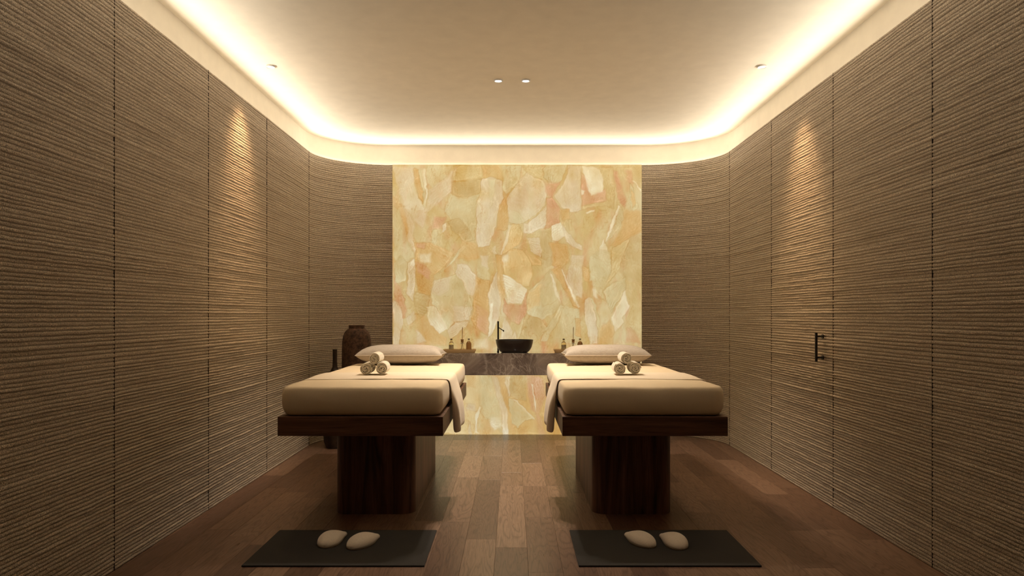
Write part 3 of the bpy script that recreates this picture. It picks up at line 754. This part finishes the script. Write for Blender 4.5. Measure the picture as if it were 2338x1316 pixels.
def runner(cx, s, label):
    """s = +1: aisle side is +x (left table), -1: aisle side is -x. Sheet over the mattress, hanging on both sides."""
    y0, y1 = 4.42, 4.93
    hw = BW/2
    # path across: aisle tip -> up -> over -> outer drop
    path = [(hw+.060, .508), (hw+.058, .56), (hw+.052, .63), (hw+.040, .70), (hw+.020, .755), (hw+.006, .795), (hw-.0005, .823), (hw-.010, .8385), (hw-.030, .8420), (hw-.10, .8435)]
    path += [(x, .8437) for x in np.linspace(hw-.18, -hw+.18, 14)]
    path += [(-hw+.10, .8435), (-hw+.030, .8425), (-hw+.010, .8385), (-hw-.002, .823), (-hw-.010, .80), (-hw-.018, .76), (-hw-.026, .70), (-hw-.028, .62), (-hw-.028, .54)]
    P = []; ny = 26
    for x, z in path:
        row = []
        hang = max(0, min(1, (.80-z)/.15))
        for j in range(ny+1):
            v = j/ny; y = y0+(y1-y0)*v
            yy = y; xx = x
            edge = max(0, 1-v/.07)                      # front edge folds back towards the table
            if x > 0:
                xx = x - hang*.045*edge**1.3 + hang*.006*math.sin(v*9+1); yy = y + hang*.03*edge**2 - hang*.012
                yy += hang*.06*(.5-v)*(1-z/.85)*.6
            else:
                xx = x + hang*.004*math.sin(v*8)
            zz = z
            if x > 0 and z < .6: zz = z + .010*v - .012*max(0, 1-v/.12) + .006*math.sin(v*7)
            if hang == 0: zz = z + .0016*wave(x*1.2, y, 2.2)*.6 + .0018*math.sin(v*2*PI+x*5)
            row.append((s*xx, yy, zz))
        P.append(row)
    o = fromgrid('table_runner', np.array(P), RUNNER, loc=(cx, 0, 0))
    m = o.modifiers.new('thick', 'SOLIDIFY'); m.thickness = .005; m.offset = 0.0
    m2 = o.modifiers.new('bev', 'SUBSURF'); m2.levels = 1; m2.render_levels = 1
    return tag(o, label, 'bed runner', 'runners over the mattresses')
runner(BX[0], 1, 'cream cloth runner folded across the left mattress, hanging into the aisle')
runner(BX[1], -1, 'cream cloth runner folded across the right mattress, hanging into the aisle')

def pillow(cx, cy, label, seed):
    W2, D2, H2 = .345, .195, .079
    t = empty('pillow', (cx, cy, MT+.006)); N = 48; M = 30
    def shape(u, v, sg):
        pu = 1-.055*(1-abs(v)**2)*1.0; pv = 1-.07*(1-abs(u)**2.5)
        x = u*W2*pu; y = v*D2*pv
        th = ((1-abs(u)**4.6)*(1-abs(v)**3.0))
        h = H2*max(0, th)**.45
        cr = .0022*math.sin(u*31+seed)*math.sin(v*13+seed)*(abs(u)**2)
        z = H2+ (h+cr if sg > 0 else -h*.97)
        return x, y, max(0.0, z)
    bm = bmesh.new(); us = [math.sin(PI/2*(2*i/N-1)) for i in range(N+1)]; vs2 = [math.sin(PI/2*(2*j/M-1)) for j in range(M+1)]
    for sg in (1, -1):
        g = [[bm.verts.new(shape(u, v, sg)) for v in vs2] for u in us]
        for i in range(N):
            for j in range(M): bm.faces.new((g[i][j], g[i+1][j], g[i+1][j+1], g[i][j+1]))
    bmesh.ops.remove_doubles(bm, verts=bm.verts, dist=.0004)
    bmobj('pillow_cover', bm, PIL, t, True, sharp=80)
    pts = [(u, -1) for u in us]+[(1, v) for v in vs2[1:]]+[(u, 1) for u in us[::-1][1:]]+[(-1, v) for v in vs2[::-1][1:]]
    P3 = [shape(u, v, 1) for u, v in pts]
    bmobj('piping', tube_bm([(p[0]*1.004, p[1]*1.006, H2) for p in P3], .0034, 8), PIPING, t, True)
    return tag(t, label, 'pillow', 'oatmeal pillows')
pillow(-.912, 5.795, 'plump oatmeal linen pillow at the head of the left mattress', 1.0)
pillow(.765, 5.795, 'plump oatmeal linen pillow at the head of the right mattress', 2.6)

# ------------------------------------------------------------------ rolled towels
def towel(R, seed, mirror=1):
    """spiral of terry cloth seen end-on; axis along +y, front end at y=0, centre at origin"""
    rnd = random.Random(seed); t = .0060; pitch = .0074; L = .185
    turns = (R-.004)/pitch - .35; n = int(turns*30)
    C = []
    for i in range(n+1):
        a = 2*PI*turns*i/n; r = .0035 + (R-.0035-t/2)*(i/n)
        k = 1-i/n
        wob = 1+.16*k*math.sin(2.3*a+seed)+.05*k*math.sin(5*a+2*seed)
        C.append((mirror*r*wob*math.cos(a+seed), r*wob*math.sin(a+seed)))
    bm = bmesh.new(); rows = []
    ys = [0, .002, .005, .02, .06, .11, .16, L-.004, L]
    for j, y in enumerate(ys):
        row = []
        for i, (x, z) in enumerate(C):
            a = C[max(i-1, 0)]; b = C[min(i+1, n)]; tx, tz = b[0]-a[0], b[1]-a[1]; q = math.hypot(tx, tz) or 1
            nx, nz = -tz/q, tx/q; h = t/2*(.55 if j == 0 or j == len(ys)-1 else (.88 if j in (1,) else 1))
            fuzz = .0004*math.sin(i*1.7+y*90+seed); yy = y + .0012*math.sin(i*.5+seed)*(1 if j < 3 else 0)
            row.append((bm.verts.new((x+nx*(h+fuzz), yy, z+nz*(h+fuzz))), bm.verts.new((x-nx*(h-fuzz), yy, z-nz*(h-fuzz)))))
        rows.append(row)
    for j in range(len(ys)-1):
        for i in range(n):
            a, b, c, d = rows[j][i], rows[j][i+1], rows[j+1][i+1], rows[j+1][i]
            bm.faces.new((a[0], b[0], c[0], d[0])); bm.faces.new((b[1], a[1], d[1], c[1]))
        for i in (0, n):
            bm.faces.new((rows[j][i][0], rows[j][i][1], rows[j+1][i][1], rows[j+1][i][0]))
    for j in (0, len(ys)-1):
        for i in range(n): bm.faces.new((rows[j][i][0], rows[j][i+1][0], rows[j][i+1][1], rows[j][i][1]))
    return bmobj('rolled_towel', bm, TOWEL, None, True, sharp=60)
tz = MT+.0115
for side, nm, pos in ((-1, 'left', [(-.9715, tz+.0425, .0425, 'lower left'), (-.8700, tz+.0425, .0425, 'lower right'), (-.9190, tz+.108, .0395, 'top')]),
                      (1, 'right', [(.7130, tz+.0425, .0425, 'lower left'), (.8150, tz+.0425, .0425, 'lower right'), (.7580, tz+.108, .0395, 'top')])):
    for k, (x, z, R, w_) in enumerate(pos):
        o = towel(R, 1.1+k*2.2+(0 if side < 0 else .7), 1 if side < 0 else -1); o.location = (x, 4.645+.006*k, z)
        o.rotation_euler = (0, 0, -side*-.06*(1 if k < 2 else .4)*-1)
        tag(o, f'rolled cream towel, {w_} one of the three stacked on the {nm} mattress', 'towel', 'rolled towels')

# ------------------------------------------------------------------ floor mats and slippers
def mat(x0, x1, label):
    o = bmobj('floor_mat', box_bm(x0, x1, 3.468, 4.040, .0005, .0085, .002, 2), MAT); return tag(o, label, 'mat', 'charcoal floor mats')
mat(-1.342, -.436, 'flat charcoal mat on the floor before the left massage table')
mat(.3285, 1.234, 'flat charcoal mat on the floor before the right massage table')
def slipper(heel, toe, label, foot):
    hx_, hy_ = heel; tx_, ty_ = toe; L = math.hypot(tx_-hx_, ty_-hy_); ang = math.atan2(ty_-hy_, tx_-hx_)
    t = empty('slipper', (hx_, hy_, .0088), ang); tag(t, label, 'slipper', 'cream slippers')
    def hw(s):   # half width along length, s 0 heel .. 1 toe
        q = min(1, max(0, (s-.04)/.62)); base = .034+.025*q*q*(3-2*q)
        if s < .13: base *= math.sqrt(max(0, 1-(1-s/.13)**2))*.999+.001
        if s > .66: base *= math.sqrt(max(0, 1-((s-.66)/.34)**2.3))
        return base
    def cl(s): return foot*.007*math.sin(s*PI)          # slight inward curve
    S = [0, .004, .015, .035, .065, .10]+[.10+.90*(i/26) for i in range(1, 26)]+[.985, .996, 1.0]
    S = sorted(set(round(s, 4) for s in S))
    out = [(s*L, cl(s)+hw(s)) for s in S]+[(s*L, cl(s)-hw(s)) for s in S[::-1][1:-1]]
    bm = bmesh.new(); rings = []
    for d, z in ((.003, 0), (0, .002), (0, .009), (.003, .0115)):
        rings.append([bm.verts.new((x if not d else L/2+(x-L/2)*(1-2*d/L), y*(1-d/.06), z)) for x, y in out])
    n = len(out)
    for a, b in zip(rings, rings[1:]):
        for k in range(n): bm.faces.new((a[k], a[(k+1) % n], b[(k+1) % n], b[k]))
    bm.faces.new(rings[0][::-1]); bm.faces.new(rings[-1])
    bmobj('sole', bm, SOLE, t, True, sharp=50)
    ins = [(L/2+(x-L/2)*.955, y*.92) for x, y in out]
    V = [(x, y, .0112) for x, y in ins]+[(x, y, .0140) for x, y in ins]
    Fc = [tuple(range(n, 2*n))]+[(k, (k+1) % n, n+(k+1) % n, n+k) for k in range(n)]
    obj('insole', V, Fc, SLIP, t)
    s0, NS, NA = .24, 26, 18; P = []
    for i in range(NS+1):
        q = i/NS; row = []
        for j in range(NA+1):
            a = PI*j/NA; ca = math.cos(a)
            s = s0 + (1-s0)*(1-(1-q)**1.25) + (.10*abs(ca)**3*-1)*(1-q)**2    # opening edge sweeps back at the sides
            s = min(1, s)
            wv_ = hw(s)*1.03+.0008
            H = .053*math.sqrt(max(0, 1-max(0, (s-.60)/.40)**2.2))*(1 if s > .60 else .52+.48*math.sin(max(0, (s-.22)/.38)*PI/2))
            H = max(H, .002)
            row.append((s*L*1.004 if s > .9 else s*L, cl(s)+wv_*(abs(ca)**.80)*(1 if ca > 0 else -1), .0065+H*math.sin(a)**.72))
        P.append(row)
    u = fromgrid('upper', np.array(P), SLIP, t)
    m = u.modifiers.new('thick', 'SOLIDIFY'); m.thickness = .004; m.offset = -1
    return t
slipper((-.957, 3.975), (-1.000, 3.715), 'cream slipper at the left, on the mat of the left table', -1)
slipper((-.762, 3.935), (-.852, 3.690), 'cream slipper at the right, turned outwards, on the mat of the left table', 1)
slipper((.652, 3.965), (.738, 3.715), 'cream slipper at the left, turned outwards, on the mat of the right table', -1)
slipper((.845, 3.940), (.888, 3.685), 'cream slipper at the right, on the mat of the right table', 1)

# ------------------------------------------------------------------ marble counter with basin, tap, trays and bottles
CT = .8715; CY = 6.88
o = bmobj('vanity_counter', box_bm(-1.15, 1.255, CY, YB-.001, .655, CT, .0015, 1), MARB)
tag(o, 'long floating slab counter of veined grey-brown marble against the glowing stone wall', 'counter')
bs = empty('wash_basin', (.02, 7.04, CT)); tag(bs, 'dark oval vessel basin standing on the marble counter', 'basin')
prof = [(0, .0006), (.126, .0006), (.138, .004), (.157, .024), (.173, .054), (.184, .092), (.189, .126), (.187, .1285), (.183, .1265), (.178, .100), (.164, .062), (.142, .036), (.10, .022), (.03, .018), (0, .018)]
lathe('bowl', prof, BASIN, bs, 56, 1, .78)
lathe('drain', [(0, .0205), (.016, .0205), (.018, .0185), (.018, .0178)], BLACK, bs, 20)
fa = empty('basin_tap', (-.1455, 7.135, CT)); tag(fa, 'tall black pillar tap beside the dark basin', 'tap')
bmobj('tap_body', tube_bm([(0, 0, .0006), (0, 0, .30), (0, 0, .3105), (0, 0, .312)], [.0088, .0088, .0088, .0075], 18), BLACK, fa, True)
bmobj('spout', tube_bm([(.006, -.003, .247), (.030, -.038, .232), (.0545, -.073, .217)], [.0048, .0046, .0046], 12), BLACK, fa, True)
bmobj('spout_tip', tube_bm([(.0520, -.070, .2215), (.0575, -.077, .2115)], .0072, 12), BLACK, fa, True)
bmobj('base_ring', tube_bm([(0, 0, .0006), (0, 0, .006)], .0125, 18), BLACK, fa, True)

def tray(cx, label):
    t = empty('tray', (cx, 6.975, CT)); tag(t, label, 'tray', 'pale wooden trays')
    def ring(dx, z): return rr_ring(-.150-dx, .150+dx, -.075-dx*.6, .075+dx*.6, .010, z, 4)
    ring_stack('tray_body', [ring(-.004, .0006), ring(0, .003), ring(.011, .024), ring(.013, .0335), ring(.009, .0345), ring(.0065, .0335), ring(.003, .0255), ring(0, .0245)], TRAYW, t, sharp=35)
    return t
TZ = CT+.0250
tray(-.526, 'shallow pale wooden tray on the marble counter, left of the basin')
tray(.574, 'shallow pale wooden tray on the marble counter, right of the basin')
def bottle_prof(R=.0255, H=.092): return [(0, .0004), (R*.85, .0004), (R, .003), (R, H*.66), (R*.93, H*.76), (R*.72, H*.87), (R*.40, H*.96), (R*.34, H*1.0), (R*.34, H*1.09)]
def oil_bottle(x, y, label):
    t = empty('oil_bottle', (x, y, TZ)); tag(t, label, 'bottle', 'labelled oil bottles')
    p = bottle_prof()
    lathe('bottle_glass', p+[(p[-1][0]*.7, p[-1][1]), (0, p[-1][1])], OIL, t, 28)
    lathe('cap', [(0, .1003), (.0105, .1003), (.0108, .103), (.0108, .1140), (.009, .1155), (0, .1155)], CAPM, t, 20)
    R = .0258; V, Fc = [], []
    n = 14; a0, a1 = PI*1.5-1.02, PI*1.5+1.02
    def wrap(z0, z1, R, a0, a1, n=14):
        V, Fc = [], []
        for i in range(n+1):
            a = a0+(a1-a0)*i/n; V += [(R*math.cos(a), R*math.sin(a), z0), (R*math.cos(a), R*math.sin(a), z1)]
            if i: Fc.append((2*i-2, 2*i, 2*i+1, 2*i-1))
        return V, Fc
    lb = obj('label', *wrap(.010, .056, R, a0, a1), LABEL, t, True)
    V, Fc = [], []
    for z0, z1, b0, b1 in ((.010, .0130, a0, a1), (.053, .056, a0, a1), (.010, .056, a0, a0+.16), (.010, .056, a1-.16, a1),
                           (.041, .0435, a0+.35, a1-.45), (.034, .0358, a0+.35, a1-.7), (.028, .0296, a0+.35, a1-.4), (.020, .0214, a0+.35, a1-.8)):
        v, f_ = wrap(z0, z1, R+.0003, b0, b1, 10); k = len(V); V += v; Fc += [tuple(i+k for i in q) for q in f_]
    obj('label_print', V, Fc, PRINT, lb)
    return t
def amber_bottle(x, y, label):
    t = empty('amber_bottle', (x, y, TZ)); tag(t, label, 'bottle', 'amber bottles')
    p = bottle_prof(.0268, .094)
    lathe('bottle_glass', p+[(p[-1][0]*.7, p[-1][1]), (0, p[-1][1])], GLASS, t, 28)
    q = [(max(0, r-.0022), z+.0018) for r, z in p[:6]]
    lathe('contents', [(0, q[0][1])]+q[1:]+[(0, q[-1][1])], AMBER, t, 24)
    lathe('cap', [(0, .1028), (.0100, .1028), (.0104, .105), (.0104, .1150), (.009, .1165), (0, .1165)], CAPM, t, 20)
    return t
def diffuser(x, y, label):
    t = empty('reed_diffuser', (x, y, TZ)); tag(t, label, 'reed diffuser', 'reed diffusers')
    ring_stack('bottle_glass', [rr_ring(-r, r, -r, r, .005, z, 4) for r, z in ((.019, .0005), (.0215, .003), (.0215, .062), (.0185, .068), (.011, .0715), (.011, .076))], GLASS, t, sharp=40)
    lathe('collar', [(0, .0765), (.0145, .0765), (.0150, .078), (.0150, .086), (.0125, .089), (.0125, .094), (.0155, .097), (.0155, .106), (.0145, .1075), (0, .1075)], COLLAR, t, 24)
    for k, (dx, dy) in enumerate(((.001, 0), (.003, .004), (-.003, .003))):
        top = (.002+dx*.6, dy, .232-.004*k)
        bmobj('reed', tube_bm([(-dx*3.5, -dy, .006), (dx*.3, 0, .107), top], .0017, 8), COLLAR, t, True)
    return t
oil_bottle(-.606, 6.955, 'small oil bottle with framed label on the left tray'); oil_bottle(.5085, 6.955, 'small oil bottle with framed label on the right tray')
diffuser(-.5005, 6.99, 'glass reed diffuser with brown collar on the left tray'); diffuser(.606, 6.99, 'glass reed diffuser with brown collar on the right tray')
amber_bottle(-.4340, 6.97, 'small bottle of amber contents on the left tray'); amber_bottle(.6720, 6.97, 'small bottle of amber contents on the right tray')

# ------------------------------------------------------------------ vases in the corner
t = empty('floor_vase', (-1.497, 6.74, 0)); tag(t, 'tall brown stoneware floor vase with narrow rim in the far left corner', 'vase')
lathe('vase_body', [(0, .0008), (.098, .0008), (.106, .006), (.122, .15), (.134, .40), (.1405, .70), (.1405, .90), (.137, .99), (.129, 1.045), (.112, 1.085), (.090, 1.107), (.0765, 1.116), (.0735, 1.130), (.0755, 1.142), (.0770, 1.146), (.0725, 1.148), (.066, 1.140), (.064, 1.11), (.10, 1.06), (.12, .98), (.12, .4), (0, .35)], URN, t, 56)
t = empty('bottle_vase', (-1.672, 6.60, 0)); tag(t, 'slender dark floor vase with long straight neck against the left wall curve', 'vase')
lathe('vase_body', [(0, .0008), (.072, .0008), (.082, .006), (.101, .06), (.108, .16), (.104, .30), (.088, .46), (.064, .60), (.046, .68), (.040, .728)], URN2, t, 44)
lathe('neck', [(.040, .7283), (.030, .742), (.0225, .760), (.0205, .80), (.0200, .905), (.0220, .921), (.0205, .924), (.0165, .918), (.0160, .80), (.018, .74)], URN2, t, 30)
print('objects', len(bpy.data.objects))
